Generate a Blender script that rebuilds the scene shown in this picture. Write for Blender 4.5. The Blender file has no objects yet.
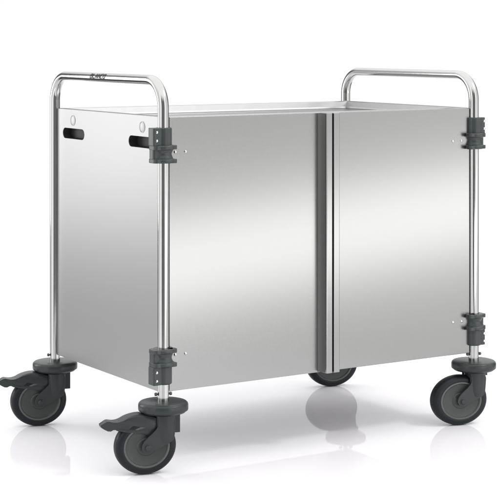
import bpy, bmesh, math, random
from mathutils import Vector, Matrix, Quaternion
random.seed(4)
S = bpy.context.scene
C = S.collection
LX, LY = 0.9206, 0.5704          # distances between the four posts
HZ = 0.8976                      # height of the push-handle centre line
PI = math.pi

# ------------------------------------------------------------------ materials
def mat(name, col, rough=0.5, metal=0.0, spec=0.5, coat=0.0):
    m = bpy.data.materials.new(name); m.use_nodes = True
    b = m.node_tree.nodes['Principled BSDF']
    b.inputs['Base Color'].default_value = (*col, 1)
    b.inputs['Roughness'].default_value = rough
    b.inputs['Metallic'].default_value = metal
    b.inputs['Specular IOR Level'].default_value = spec
    b.inputs['Coat Weight'].default_value = coat
    return m

def grain(m, scale, strength, dist, rough_lo=None, rough_hi=None, stretch=(1, 1, 1), colvar=None):
    nt = m.node_tree; N = nt.nodes; L = nt.links; b = N['Principled BSDF']
    tc = N.new('ShaderNodeTexCoord'); mp = N.new('ShaderNodeMapping'); mp.inputs['Scale'].default_value = stretch
    nz = N.new('ShaderNodeTexNoise'); nz.inputs['Scale'].default_value = scale; nz.inputs['Detail'].default_value = 3
    L.new(tc.outputs['Object'], mp.inputs['Vector']); L.new(mp.outputs['Vector'], nz.inputs['Vector'])
    if strength:
        bp = N.new('ShaderNodeBump'); bp.inputs['Strength'].default_value = strength; bp.inputs['Distance'].default_value = dist
        L.new(nz.outputs['Fac'], bp.inputs['Height']); L.new(bp.outputs['Normal'], b.inputs['Normal'])
    if rough_lo is not None:
        mr = N.new('ShaderNodeMapRange'); mr.inputs['From Min'].default_value = .3; mr.inputs['From Max'].default_value = .7
        mr.inputs['To Min'].default_value = rough_lo; mr.inputs['To Max'].default_value = rough_hi
        L.new(nz.outputs['Fac'], mr.inputs['Value']); L.new(mr.outputs['Result'], b.inputs['Roughness'])
    if colvar:
        mx = N.new('ShaderNodeMix'); mx.data_type = 'RGBA'
        mx.inputs[6].default_value = (*colvar[0], 1); mx.inputs[7].default_value = (*colvar[1], 1)
        L.new(nz.outputs['Fac'], mx.inputs[0]); L.new(mx.outputs[2], b.inputs['Base Color'])
    return m

STEEL = grain(mat('brushed_steel', (.30, .30, .295), .24, 1), 700, 0, .0004, .22, .26, (1, 1, 1),
              ((.30, .30, .296), (.325, .325, .32)))
SIDEST = grain(mat('side_steel', (.35, .35, .35), .42, 1), 700, 0, .0004, .40, .44)
TRAYST = grain(mat('tray_steel', (.48, .48, .48), .3, 1), 40, 0, .0004, .28, .31)
TRAYST.node_tree.nodes['Principled BSDF'].inputs['Specular Tint'].default_value = (.42, .42, .42, 1)
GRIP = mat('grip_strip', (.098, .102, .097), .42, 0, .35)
CHROME = grain(mat('polished_tube', (.46, .46, .455), .14, 1), 60, 0, 0, .12, .16)
SCREW = mat('screw_steel', (.66, .66, .66), .2, 1)
DARKST = mat('inner_cavity', (.05, .05, .052), .6)
GASKET = mat('rubber_gasket', (.012, .012, .013), .6)
PLAST = grain(mat('hinge_plastic', (.036, .044, .043), .33, spec=.35), 500, .08, .0006)
FORKM = grain(mat('caster_housing', (.025, .031, .031), .32, spec=.32), 450, .08, .0006)
RIMM = grain(mat('rim_plastic', (.040, .047, .044), .38, spec=.35), 400, .06, .0005)
RIMR = mat('rim_ring', (.078, .090, .085), .38, spec=.35)
TYRE = grain(mat('tyre_rubber', (.008, .0105, .014), .45, spec=.25), 300, .1, .0005)
INK = mat('printed_ink', (.008, .008, .008), .4)
CAP = mat('cap_plastic', (.50, .51, .52), .35)
FLOOR = mat('floor_gloss', (.812, .797, .824), .035, 0, .5)
FLOOR.node_tree.nodes['Principled BSDF'].inputs['IOR'].default_value = 1.185

# ------------------------------------------------------------------ helpers
def obj(name, bm, m, parent=None, smooth=True, bevel=0, seg=2, angle=35):
    bmesh.ops.recalc_face_normals(bm, faces=bm.faces[:])
    me = bpy.data.meshes.new(name); bm.to_mesh(me); bm.free()
    o = bpy.data.objects.new(name, me); C.objects.link(o)
    for x in (m if isinstance(m, (list, tuple)) else [m]): me.materials.append(x)
    if smooth:
        for p in me.polygons: p.use_smooth = True
        me.set_sharp_from_angle(angle=math.radians(angle))
    if bevel:
        b = o.modifiers.new('bevel', 'BEVEL'); b.width = bevel; b.segments = seg; b.limit_method = 'ANGLE'
        b.angle_limit = math.radians(30); b.harden_normals = True
    if parent: o.parent = parent
    return o

def add_box(bm, x0, x1, y0, y1, z0, z1):
    v = [bm.verts.new((x, y, z)) for x in (x0, x1) for y in (y0, y1) for z in (z0, z1)]
    for f in ((0,1,3,2),(4,6,7,5),(0,4,5,1),(2,3,7,6),(0,2,6,4),(1,5,7,3)): bm.faces.new([v[i] for i in f])

def add_lathe(bm, prof, axis='z', c=(0,0,0), n=64, sx=1.0, mats=None):
    """prof: list of (radius, height); closed onto the axis when radius is 0."""
    rings = []
    for r, h in prof:
        if r < 1e-7:
            rings.append([bm.verts.new(pt(0, 0, h, axis, c, sx))])
        else:
            rings.append([bm.verts.new(pt(r*math.cos(2*PI*k/n), r*math.sin(2*PI*k/n), h, axis, c, sx)) for k in range(n)])
    for i in range(len(rings)-1):
        a, b = rings[i], rings[i+1]
        for k in range(n):
            q = (k+1) % n
            if len(a) == 1 and len(b) == 1: continue
            if len(a) == 1: f = bm.faces.new((a[0], b[k], b[q]))
            elif len(b) == 1: f = bm.faces.new((a[k], a[q], b[0]))
            else: f = bm.faces.new((a[k], a[q], b[q], b[k]))
            if mats: f.material_index = mats[i]

def pt(a, b, h, axis, c, sx):
    if axis == 'z': return (c[0]+a*sx, c[1]+b, c[2]+h)
    if axis == 'y': return (c[0]+a*sx, c[1]+h, c[2]+b)
    return (c[0]+h, c[1]+a, c[2]+b)

def add_prism(bm, poly, y0, y1):
    """poly in (x, z) extruded along y"""
    a = [bm.verts.new((x, y0, z)) for x, z in poly]; b = [bm.verts.new((x, y1, z)) for x, z in poly]
    bm.faces.new(a); bm.faces.new(b[::-1]); n = len(a)
    for k in range(n): bm.faces.new((a[k], b[k], b[(k+1) % n], a[(k+1) % n]))

def add_prism_z(bm, poly, z0, z1):
    a = [bm.verts.new((x, y, z0)) for x, y in poly]; b = [bm.verts.new((x, y, z1)) for x, y in poly]
    bm.faces.new(a); bm.faces.new(b[::-1]); n = len(a)
    for k in range(n): bm.faces.new((a[k], b[k], b[(k+1) % n], a[(k+1) % n]))

def add_rbox(bm, x0, x1, y0, y1, z0, z1, r=.005):
    if x0 > x1: x0, x1 = x1, x0
    r = min(r, (x1-x0)*.45, (y1-y0)*.45); q = []
    for cx, cy, a0 in ((x1-r, y1-r, 0), (x0+r, y1-r, 90), (x0+r, y0+r, 180), (x1-r, y0+r, 270)):
        q += [(cx+r*math.cos(math.radians(a0+18*k)), cy+r*math.sin(math.radians(a0+18*k))) for k in range(6)]
    add_prism_z(bm, q, z0, z1)

def smooth_poly(pts, it=2):
    for _ in range(it):
        q = []
        for i in range(len(pts)):
            a, b = pts[i], pts[(i+1) % len(pts)]
            q += [(.75*a[0]+.25*b[0], .75*a[1]+.25*b[1]), (.25*a[0]+.75*b[0], .25*a[1]+.75*b[1])]
        pts = q
    return pts

# ------------------------------------------------------------------ setting
bm = bmesh.new()
def camxy(side, depth):                  # sheet laid out along the studio axis
    a = .5628
    return (-1.9131 + math.sin(a)*depth + math.cos(a)*side, -3.4065 + math.cos(a)*depth - math.sin(a)*side, -.0030)
v = [bm.verts.new(camxy(*p)) for p in ((-.80, 2.55), (.80, 2.55), (21, 120), (-21, 120))]; bm.faces.new(v)
fl = obj('floor', bm, FLOOR, smooth=False); fl['kind'] = 'structure'

# ------------------------------------------------------------------ trolley
T = bpy.data.objects.new('service_trolley', None); C.objects.link(T)
T['label'] = 'closed stainless steel service trolley with two doors, tubular push handles and grey swivel casters'
T['category'] = 'trolley'

# tubular frames: posts and push handle in one bent tube
RV, RH = .0132, .0114
def make_frame(x):
    R = .064; zb = .150
    path = [(0, zb, 0)]
    for z in (.2, .3, .45, .6, .75): path.append((0, z, 0))
    n = 20
    for k in range(n+1):
        a = PI/2*k/n; path.append((R - R*math.cos(a), HZ - R + R*math.sin(a), a))
    half = path[:]
    path = half + [(.18, HZ, PI/2), (LY/2, HZ, PI/2), (LY-.18, HZ, PI/2)] + [(LY-y, z, PI-a) for y, z, a in half[::-1]]
    bm = bmesh.new(); rings = []; ns = 40
    for y, z, a in path:
        b = min(a, PI-a)/(PI/2); b = b*b*(3-2*b)
        rin = RV + (RH-RV)*b
        # travelling direction in the y-z plane: (sin a, cos a); in-plane normal: (cos a, -sin a)
        rings.append([bm.verts.new((x + RV*math.cos(2*PI*k/ns), y + rin*math.sin(2*PI*k/ns)*math.cos(a),
                                    z - rin*math.sin(2*PI*k/ns)*math.sin(a))) for k in range(ns)])
    for i in range(len(rings)-1):
        for k in range(ns):
            bm.faces.new((rings[i][k], rings[i][(k+1)%ns], rings[i+1][(k+1)%ns], rings[i+1][k]))
    bm.faces.new(rings[0]); bm.faces.new(rings[-1])
    return obj('handle_frame', bm, CHROME, T, angle=60)
frame_a = make_frame(0.0); frame_b = make_frame(LX)
frame_a['label'] = 'bent steel tube handle frame printed with small black lettering'

# printed name on the handle
STROKES = {  # straight strokes on a 0..1 letter cell
 'B': [((0,0),(0,1)), ((0,1),(.62,1)), ((0,.52),(.80,.52)), ((0,0),(.8,0)), ((.74,.62),(.74,.94)), ((.95,.08),(.95,.42))],
 'L': [((0,0),(0,1)), ((0,0),(.9,0))],
 'A': [((0,0),(.45,1)), ((.45,1),(.95,0)), ((.2,.32),(.75,.32))],
 'N': [((0,0),(0,1)), ((0,1),(.92,0)), ((.92,0),(.92,1))],
 'C': [((.15,1),(.80,1)), ((0,.12),(0,.88)), ((.15,0),(.80,0)), ((.0,.88),(.15,1)), ((0,.12),(.15,0))],
 'O': [((.12,1),(.82,1)), ((0,.12),(0,.88)), ((.12,0),(.82,0)), ((.94,.12),(.94,.88)), ((0,.88),(.12,1)), ((0,.12),(.12,0)), ((.82,1),(.94,.88)), ((.82,0),(.94,.12))]}
bm = bmesh.new()
def bent(tx, ty):                          # tx along the handle, ty 0..1 round the tube
    th = math.radians(20) + (ty-.5)*math.radians(50)
    return (-(RV+.0004)*math.cos(th), .305 - tx, HZ + (RH+.0004)*math.sin(th))
for i, ch in enumerate('BLANCO'):
    for (a0, b0), (a1, b1_) in STROKES[ch]:
        def P(u, q): return (-.039 + i*.0136 + u*.0100 + (q-.5)*.0028, q)
        p0, p1 = Vector(P(a0, b0)), Vector(P(a1, b1_))
        hh = .0118; d = Vector((p1.x-p0.x, (p1.y-p0.y)*hh)); d.normalize()
        wd = .0019; nx, ny = -d.y*wd, d.x*wd
        ex, ey = d.x*.0009, d.y*.0009
        n = 10; rows = []
        for k in range(n+1):
            q = p0.lerp(p1, k/n); f = -1 if k == 0 else (1 if k == n else 0)
            rows.append([bm.verts.new(bent(q.x+f*ex+s*nx, q.y+(f*ey+s*ny)/hh)) for s in (-1, 1)])
        for k in range(n): bm.faces.new((rows[k][0], rows[k][1], rows[k+1][1], rows[k+1][0]))
obj('lettering', bm, INK, frame_a, smooth=False)

# doors ------------------------------------------------------------
DZ0, DZ1, DY = .1805, .8125, -.001
def screw(x, y, z, parent, r=.0037):
    bm = bmesh.new()
    add_lathe(bm, [(0, -.0034), (r*.45, -.0032), (r*.8, -.0022), (r, -.0006), (r, .001)], 'y', (x, y, z), 24)
    return obj('screw', bm, SCREW, parent, angle=60)

def make_door(poly, zlo, zhi, label):
    bm = bmesh.new(); add_prism_z(bm, poly, zlo, zhi)
    d = obj('door', bm, STEEL, T, bevel=.0012, seg=2); d['label'] = label
    return d
def arc(cx, cy, r, a0, a1, n=8):
    return [(cx+r*math.cos(math.radians(a0+(a1-a0)*k/n)), cy+r*math.sin(math.radians(a0+(a1-a0)*k/n))) for k in range(n+1)]
G = -.027
# flat sheet, rolled finger channel, projecting grip
left_poly = [(.016, DY), (.4385, DY), (.4385, G+.003), (.4391, G+.001), (.4404, G), (.4553, G), (.4553, DY+.018), (.016, DY+.018)]
ld = make_door(left_poly, DZ0, DZ1, 'left steel door with a protruding vertical grip edge')
right_poly = [(.4603, G), (.4765, G), (.4782, G+.0015), (.4782, DY-.006), (.4812, DY), (.9062, DY), (.9062, DY+.018), (.4603, DY+.018)]
rd = make_door(right_poly, DZ0, DZ1, 'right steel door beside the black gap')
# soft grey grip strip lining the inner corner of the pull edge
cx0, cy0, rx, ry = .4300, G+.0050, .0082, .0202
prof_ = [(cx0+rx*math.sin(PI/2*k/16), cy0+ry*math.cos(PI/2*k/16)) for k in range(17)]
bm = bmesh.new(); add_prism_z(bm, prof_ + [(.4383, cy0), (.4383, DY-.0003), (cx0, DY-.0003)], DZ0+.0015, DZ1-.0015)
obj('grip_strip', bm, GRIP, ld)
for x in (.031, .0585):
    for z in (.7316, .264): screw(x, DY, z, ld)
for x in (.851, .8795):
    for z in (.7292, .2643): screw(x, DY, z, rd)
bm = bmesh.new(); add_box(bm, .4557, .4599, G+.007, DY+.017, DZ0+.001, DZ1-.001)
obj('door_gasket', bm, GASKET, T, smooth=False)

# side panels with grip slots ----------------------------------------
def slot_loop(cy, cz, hw, hh, n=10):
    r = hh; out = []
    for s, a0 in ((1, -90), (-1, 90)):
        for k in range(n+1):
            a = math.radians(a0+180*k/n); out.append((cy + s*(hw-r) + r*math.cos(a), cz + r*math.sin(a)))
    return out
def make_side(x, out):
    y0, y1, z0, z1 = .012, LY-.012, .1775, .8125
    loops = [[(y0, z0), (y1, z0), (y1, z1), (y0, z1)]]
    slots = [slot_loop(.463, .7520, .0610, .0134), slot_loop(.1075, .7500, .0610, .0134)]
    bm = bmesh.new()
    for lp in loops + slots:
        vs = [bm.verts.new((x, a, b)) for a, b in lp]
        for k in range(len(vs)): bm.edges.new((vs[k], vs[(k+1) % len(vs)]))
    bmesh.ops.triangle_fill(bm, edges=bm.edges[:], use_beauty=True)
    g = bmesh.ops.extrude_face_region(bm, geom=bm.faces[:])
    for e in g['geom']:
        if isinstance(e, bmesh.types.BMVert): e.co.x += .0025*(-out)
    p = obj('side_panel', bm, SIDEST, T, smooth=False)
    for sl in slots:                                       # dark grip shells behind the slots
        b2 = bmesh.new()
        cy = sum(q[0] for q in sl)/len(sl)
        a = [b2.verts.new((x-out*.0026, (q[0]-cy)*1.03+cy, (q[1]-.751)*1.08+.751)) for q in sl]
        c = [b2.verts.new((x-out*.022, (q[0]-cy)*.95+cy, (q[1]-.751)*.9+.751)) for q in sl]
        n = len(a)
        for k in range(n): b2.faces.new((a[k], a[(k+1) % n], c[(k+1) % n], c[k]))
        b2.faces.new(c)
        obj('grip_shell', b2, GASKET, p)
    for cy in (.466, .1005):                               # round plugs above the slots
        b3 = bmesh.new(); s = out
        add_lathe(b3, [(0, s*.0022), (.008, s*.0020), (.0115, s*.0008), (.0125, -s*.0002), (.0125, -s*.001)], 'x', (x, cy, .7855), 32)
        obj('plug', b3, CAP, p)
        b4 = bmesh.new()
        add_lathe(b4, [(.0127, s*.0008), (.0135, s*.0008), (.0135, -s*.0005)], 'x', (x, cy, .7855), 32)
        obj('plug_ring', b4, SIDEST, p)
    return p
make_side(0.0, -1); make_side(LX, 1)

# inner carcass behind the panels
bm = bmesh.new(); add_box(bm, .026, LX-.026, .020, LY-.020, .190, .786)
obj('carcass', bm, DARKST, T, smooth=False)
bm = bmesh.new(); add_box(bm, .018, LX-.018, LY-.018, LY-.0155, .1775, .8125)
obj('back_panel', bm, STEEL, T, smooth=False)
bm = bmesh.new(); add_box(bm, .004, LX-.004, .019, LY-.019, .178, .1895)
obj('bottom_shelf', bm, TRAYST, T, smooth=False)

# top tray: raised rim round a recessed deck
bm = bmesh.new()
def rect(i, z):
    return [bm.verts.new(p) for p in ((.0045+i, .0185+i, z), (LX-.0045-i, .0185+i, z), (LX-.0045-i, LY-.0185-i, z), (.0045+i, LY-.0185-i, z))]
R_ = [rect(0, .788), rect(0, .8128), rect(.0015, .8138), rect(.010, .8138), rect(.0125, .8122), rect(.0165, .7985), rect(.0195, .7945), rect(.03, .7935)]
for i in range(len(R_)-1):
    for k in range(4): bm.faces.new((R_[i][k], R_[i][(k+1)%4], R_[i+1][(k+1)%4], R_[i+1][k]))
bm.faces.new(R_[-1])
obj('top_tray', bm, TRAYST, T, smooth=False)

# hinge clamps --------------------------------------------------------
def make_clamp(x, y, sx, sy, up):
    """sx: outward side, sy: -1 front.  up: sleeve above the two collars"""
    bm = bmesh.new()
    zs = (lambda d: .7075 + d) if up else (lambda d: .2815 - d)
    ro = .0225
    def ring(d0, d1, r, ex):
        h0, h1 = sorted((zs(d0), zs(d1))); m = min(.003, (h1-h0)*.3)
        add_lathe(bm, [(RV+.0004, h0), (r-m, h0), (r, h0+m), (r, h1-m), (r-m, h1), (RV+.0004, h1)], 'z', (x, y, 0), 48)
    ring(0, .0105, .0268, 0)                 # outer collar
    ring(.0300, .0415, .0268, 0)             # inner collar
    # concave waist
    pr_ = [(RV+.0004, zs(.008))] + [(.0195 + .0035*abs(math.cos(PI*(k/8)))**2, zs(.0095+.0225*k/8)) for k in range(9)] + [(RV+.0004, zs(.034))]
    add_lathe(bm, pr_, 'z', (x, y, 0), 48)
    # long sleeve
    h0, h1 = zs(.040), zs(.0815)
    s = 1 if h1 > h0 else -1
    add_lathe(bm, [(RV+.0004, h0), (.0202, h0), (.0200, h1-s*.002), (.0185, h1), (RV+.0004, h1)], 'z', (x, y, 0), 48)
    # clamping flange outward, carrying two screws
    xa, xb = (x-.0335, x-.006) if sx < 0 else (x+.006, x+.0270)
    z0, z1 = sorted((zs(.0405), zs(.0812)))
    add_rbox(bm, xa, xb, y-.0150, y+.012, z0, z1, .0035)
    xa2, xb2 = (x-.0320, x-.006) if sx < 0 else (x+.006, x+.0280)
    for d0, d1 in ((.0006, .0100), (.0306, .0410)):
        z0, z1 = sorted((zs(d0), zs(d1)))
        add_rbox(bm, xa2, xb2, y-.0200, y+.0165, z0, z1, .009)
    z0, z1 = sorted((zs(.009), zs(.032)))
    add_rbox(bm, *( (x-.0315, x-.006) if sx < 0 else (x+.006, x+.0255)), y-.0115, y+.012, z0, z1)
    # knuckles reaching towards the door edge
    for d0, d1 in ((.0, .0095), (.0320, .0412)):
        z0, z1 = sorted((zs(d0), zs(d1)))
        xa, xb = (x+.008, x+.0265) if sx < 0 else (x-.0285, x-.008)
        add_rbox(bm, xa, xb, y-.0220, y-.0030, z0, z1, .006)
    c = obj('hinge_clamp', bm, PLAST, T, bevel=.0024, seg=3)
    for d in (.052, .0715):
        b = bmesh.new(); xc = x-.0250 if sx < 0 else x+.0225
        add_lathe(b, [(0, -.0022), (.0016, -.002), (.0030, -.0010), (.0033, .001)], 'y', (xc, y-.0152, zs(d)), 20)
        obj('clamp_screw', b, SCREW, c)
    return c
for x, sx in ((0, -1), (LX, 1)):
    make_clamp(x, 0, sx, -1, True); make_clamp(x, 0, sx, -1, False)

# casters -------------------------------------------------------------
AX, AZ = -.0437, .0612
def make_caster(brake, SW=1.15):
    # housing (the part): stem neck, two fork plates, crown
    bm = bmesh.new()
    add_lathe(bm, [(0, .1365), (.0290, .1365), (.0285, .131), (.0250, .128), (.0240, .112), (.0232, .098), (.0205, .092), (0, .092)], 'z', (0, 0, 0), 48)
    poly = [(-.0200, .132), (-.0190, .1080), (-.0300, .0960), (-.0500, .0800), (-.0575, .0690), (-.0588, .0600), (-.0545, .0520), (-.0450, .0478),
            (-.0360, .0492), (-.0150, .0600), (.0130, .0720), (.0185, .0780), (.0205, .0950), (.0230, .132)]
    pc = [(.86*a[0]+.14*b[0], .86*a[1]+.14*b[1]) for a, b in zip(poly, poly[1:]+poly[:1])]
    poly2 = smooth_poly(poly, 2)
    add_prism(bm, poly2, -.0290, -.0235); add_prism(bm, poly2, .0235, .0290)
    # vertical shoulder that swells out of the front plate
    for s in (-1, 1):
        col = []
        for z, r, x0 in ((.132, .0245, .0), (.110, .0238, .0), (.088, .0222, .0), (.074, .0185, -.001), (.067, .0120, -.003)):
            col.append([bm.verts.new((x0 + r*math.cos(PI*k/14)*.92, s*(.0215 + .0135*math.sin(PI*k/14)*min(1, r/.026)), z)) for k in range(15)])
        for i in range(len(col)-1):
            for k in range(14): bm.faces.new((col[i][k], col[i][k+1], col[i+1][k+1], col[i+1][k]))
            bm.faces.new((col[i][0], col[i+1][0], col[i+1][14], col[i][14]))
        bm.faces.new(col[0]); bm.faces.new(col[-1])
    add_box(bm, -.022, .026, -.024, .024, .1275, .1345)
    if brake: add_box(bm, .020, .0400, -.002, .022, .086, .128)
    else: add_box(bm, .020, .0385, -.002, .020, .119, .131)
    cst = obj('caster', bm, FORKM, None, bevel=.0012, seg=2)
    # round bumper disc with a soft edge
    bm = bmesh.new(); R = .0578
    add_lathe(bm, [(0, .1608), (.020, .1608), (R-.0075, .1600), (R-.0040, .1590), (R-.0012, .1565), (R, .1530), (R, .1425), (R-.0008, .1405), (R-.0040, .1395), (R-.0065, .1360), (R-.010, .1352), (0, .1352)], 'z', (0, 0, 0), 96)
    obj('bumper_disc', bm, FORKM, cst, angle=50)
    # tyre
    bm = bmesh.new(); W = .0180
    prof = [(.0465, -W+.0005), (.0490, -W-.0003), (.0540, -W+.0002), (.0580, -W+.0022), (.0608, -W+.0058), (.0621, -W+.0105), (.0625, 0),
            (.0621, W-.0105), (.0608, W-.0058), (.0580, W-.0022), (.0540, W-.0002), (.0490, W+.0003), (.0465, W-.0005), (.0465, -W+.0005)]
    add_lathe(bm, [(q[0]*1.0275, q[1]) for q in prof], 'y', (AX, 0, AZ), 96, SW/1.02)
    obj('tyre', bm, TYRE, cst, angle=70)
    # rim with raised ring and dished face
    bm = bmesh.new()
    half = [(.0468, -.0182), (.0455, -.0190), (.0435, -.0190), (.0425, -.0180), (.0412, -.0160), (.0395, -.0155), (.0200, -.0150), (.0180, -.0170), (.0, -.0172)]
    prof = half[::-1] + [(r, -h) for r, h in half]
    ms = [0]*8 + [0] + [0]*8
    ms = []
    for i in range(len(prof)-1):
        r = (prof[i][0]+prof[i+1][0])/2
        ms.append(1 if .0425 < r < .0466 and abs(prof[i][1]) > .0175 and abs(prof[i+1][1]) > .0175 else 0)
    add_lathe(bm, [(q[0]*1.0275, q[1]) for q in prof], 'y', (AX, 0, AZ), 96, SW/1.02, ms)
    obj('rim', bm, [RIMM, RIMR], cst, angle=40)
    # axle bolt
    for s in (-1, 1):
        bm = bmesh.new()
        add_lathe(bm, [(0, s*.0345), (.0045, s*.0342), (.0062, s*.0325), (.0066, s*.0300), (.0085, s*.0298), (.0085, s*.0285)], 'y', (AX, 0, AZ), 32)
        obj('axle_bolt', bm, FORKM, cst)
    if brake:
        def L(u, v):                        # outline of the pedal, metres from the stem axis
            return ((u-163.3)/413+.0040, 1.0006-(v-35.51)*3.885/1696.6)
        pts = [L(*q) for q in ((156, 418), (148, 414.6), (140, 412.8), (133, 413), (125, 415.2), (119, 418.6), (114.5, 419.6), (110.5, 419.0), (106.5, 417.6),
                               (102.5, 420.6), (99.2, 422.9), (102.5, 425.8), (108.5, 429.2), (113.0, 426.6), (116.5, 428.8), (125, 430.4), (134, 431.8), (141, 433.2), (147, 437), (156, 437))]
        bm = bmesh.new()
        pts = smooth_poly(pts, 1)
        layers = [(-.0205, .80), (-.0185, .95), (-.012, 1.0), (.012, 1.0), (.0185, .95), (.0205, .80)]
        cx = sum(p[0] for p in pts)/len(pts); cz = sum(p[1] for p in pts)/len(pts)
        rg = []
        for yy, k in layers:
            row = []
            for px, pz in pts:
                t = max(0, min(1, (px+.152)/.06))                    # narrower towards the tip
                wd = .42 + .58*t
                mz = 0.125 + (px+.15)*(-.05)
                row.append(bm.verts.new((px, yy*wd, mz + (pz-mz)*k)))
            rg.append(row)
        n = len(pts)
        for i in range(len(rg)-1):
            for q in range(n): bm.faces.new((rg[i][q], rg[i][(q+1)%n], rg[i+1][(q+1)%n], rg[i+1][q]))
        bm.faces.new(rg[0]); bm.faces.new(rg[-1])
        obj('brake_pedal', bm, FORKM, cst, angle=50)
    # small cross pin just above the disc
    bm = bmesh.new()
    add_lathe(bm, [(0, -.0205), (.0034, -.0203), (.0040, -.0180), (.0040, -.0155), (.0022, -.0150), (.0022, .0150), (.0040, .0155), (.0040, .0180), (.0034, .0203), (0, .0205)], 'x', (0, 0, .1765), 20)
    obj('cross_pin', bm, RIMR, cst)
    return cst

ROT = math.radians(-14)
def place(c, x, y):
    c.parent = T; c.location = (x, y, 0); c.rotation_euler = (0, 0, ROT)
def dup(c):
    d = c.copy(); C.objects.link(d)
    for ch in c.children:
        e = ch.copy(); C.objects.link(e); e.parent = d
    return d
b1 = make_caster(True); b2 = dup(b1); f1 = make_caster(False, 1.22); f2 = dup(f1)
place(b1, 0, 0); place(b2, 0, LY); place(f1, LX, 0); place(f2, LX, LY)
for o in (b1, b2): o['label'] = 'swivel caster with a pointed brake pedal'
for o in (f1, f2): o['label'] = 'swivel caster without brake pedal'

# ------------------------------------------------------------------ studio light
VIEW = Vector((math.sin(.5628), math.cos(.5628), 0)); RT = Vector((math.cos(.5628), -math.sin(.5628), 0))
w = bpy.data.worlds.new('World'); S.world = w; w.use_nodes = True
nt = w.node_tree; N = nt.nodes; L = nt.links; N.clear()
out = N.new('ShaderNodeOutputWorld'); bg = N.new('ShaderNodeBackground'); L.new(bg.outputs[0], out.inputs[0])
tc = N.new('ShaderNodeTexCoord'); sep = N.new('ShaderNodeSeparateXYZ'); L.new(tc.outputs['Generated'], sep.inputs[0])
cmb = N.new('ShaderNodeCombineXYZ'); L.new(sep.outputs[0], cmb.inputs[0]); L.new(sep.outputs[1], cmb.inputs[1])
nrm = N.new('ShaderNodeVectorMath'); nrm.operation = 'NORMALIZE'; L.new(cmb.outputs[0], nrm.inputs[0])
dot = N.new('ShaderNodeVectorMath'); dot.operation = 'DOT_PRODUCT'; L.new(nrm.outputs[0], dot.inputs[0]); dot.inputs[1].default_value = -VIEW
ac = N.new('ShaderNodeMath'); ac.operation = 'ARCCOSINE'; L.new(dot.outputs['Value'], ac.inputs[0])
dv = N.new('ShaderNodeMath'); dv.operation = 'DIVIDE'; L.new(ac.outputs[0], dv.inputs[0]); dv.inputs[1].default_value = PI
cr = N.new('ShaderNodeValToRGB'); L.new(dv.outputs[0], cr.inputs[0])
e = cr.color_ramp.elements
def g(p, c):
    x = e.new(p); x.color = (c, c, c, 1)
e[0].position = 0; e[0].color = (.26, .26, .26, 1); e[1].position = 1; e[1].color = (1, 1, 1, 1)
# angle from the camera's back, in units of 180 degrees
for p, c in ((.17, .26), (.20, 2.4), (.27, 2.4), (.31, 1.0), (.36, 1.05), (.41, 1.4), (.50, 1.2), (.60, 1.0), (.65, .62), (.69, .10), (.80, .10), (.84, 1.0)): g(p, c)
# overhead stays white
mr = N.new('ShaderNodeMapRange'); mr.inputs['From Min'].default_value = .35; mr.inputs['From Max'].default_value = .65
L.new(sep.outputs[2], mr.inputs['Value'])
mx = N.new('ShaderNodeMix'); mx.data_type = 'RGBA'; L.new(mr.outputs[0], mx.inputs[0]); L.new(cr.outputs[0], mx.inputs[6]); mx.inputs[7].default_value = (1.75, 1.75, 1.75, 1)
L.new(mx.outputs[2], bg.inputs[0]); bg.inputs[1].default_value = 1.02

def area(name, loc, target, sx, sy, power, col=(1, 1, 1), roll=0):
    l = bpy.data.lights.new(name, 'AREA'); l.shape = 'RECTANGLE'; l.size = sx; l.size_y = sy; l.energy = power; l.color = col
    o = bpy.data.objects.new(name, l); C.objects.link(o); o.location = loc
    o.rotation_euler = ((Vector(target)-Vector(loc)).to_track_quat('-Z', 'Y') @ Quaternion((0, 0, 1), math.radians(roll))).to_euler()
    return o
area('key_softbox', (2.8, -2.9, 4.7), (.46, .28, .1), .9, .9, 84)
area('strip_softbox', (1.55, -1.35, .335), (1.55, 0, .42), 2.6, .28, 5.7, roll=5)
area('side_fill', (-1.35, 2.2, .97), (0, .1, .80), .95, 1.35, 17.5)  # unseen lamp added to brighten the upper front of the left side panel

# ------------------------------------------------------------------ camera
cam = bpy.data.cameras.new('camera'); co = bpy.data.objects.new('camera', cam); C.objects.link(co)
co.location = (-1.9131, -3.4065, 1.0006); co.rotation_euler = (PI/2, 0, -.5628)
cam.sensor_width = 36; cam.sensor_fit = 'HORIZONTAL'; cam.lens = 1696.6*36/500
cam.shift_x = 0; cam.shift_y = -(250-35.51)/500
cam.clip_start = .05; cam.clip_end = 500
S.camera = co
S.view_settings.view_transform = 'Standard'; S.view_settings.look = 'None'; S.view_settings.exposure = 0; S.view_settings.gamma = 1
S.cycles.use_denoising = True
S.cycles.max_bounces = 8
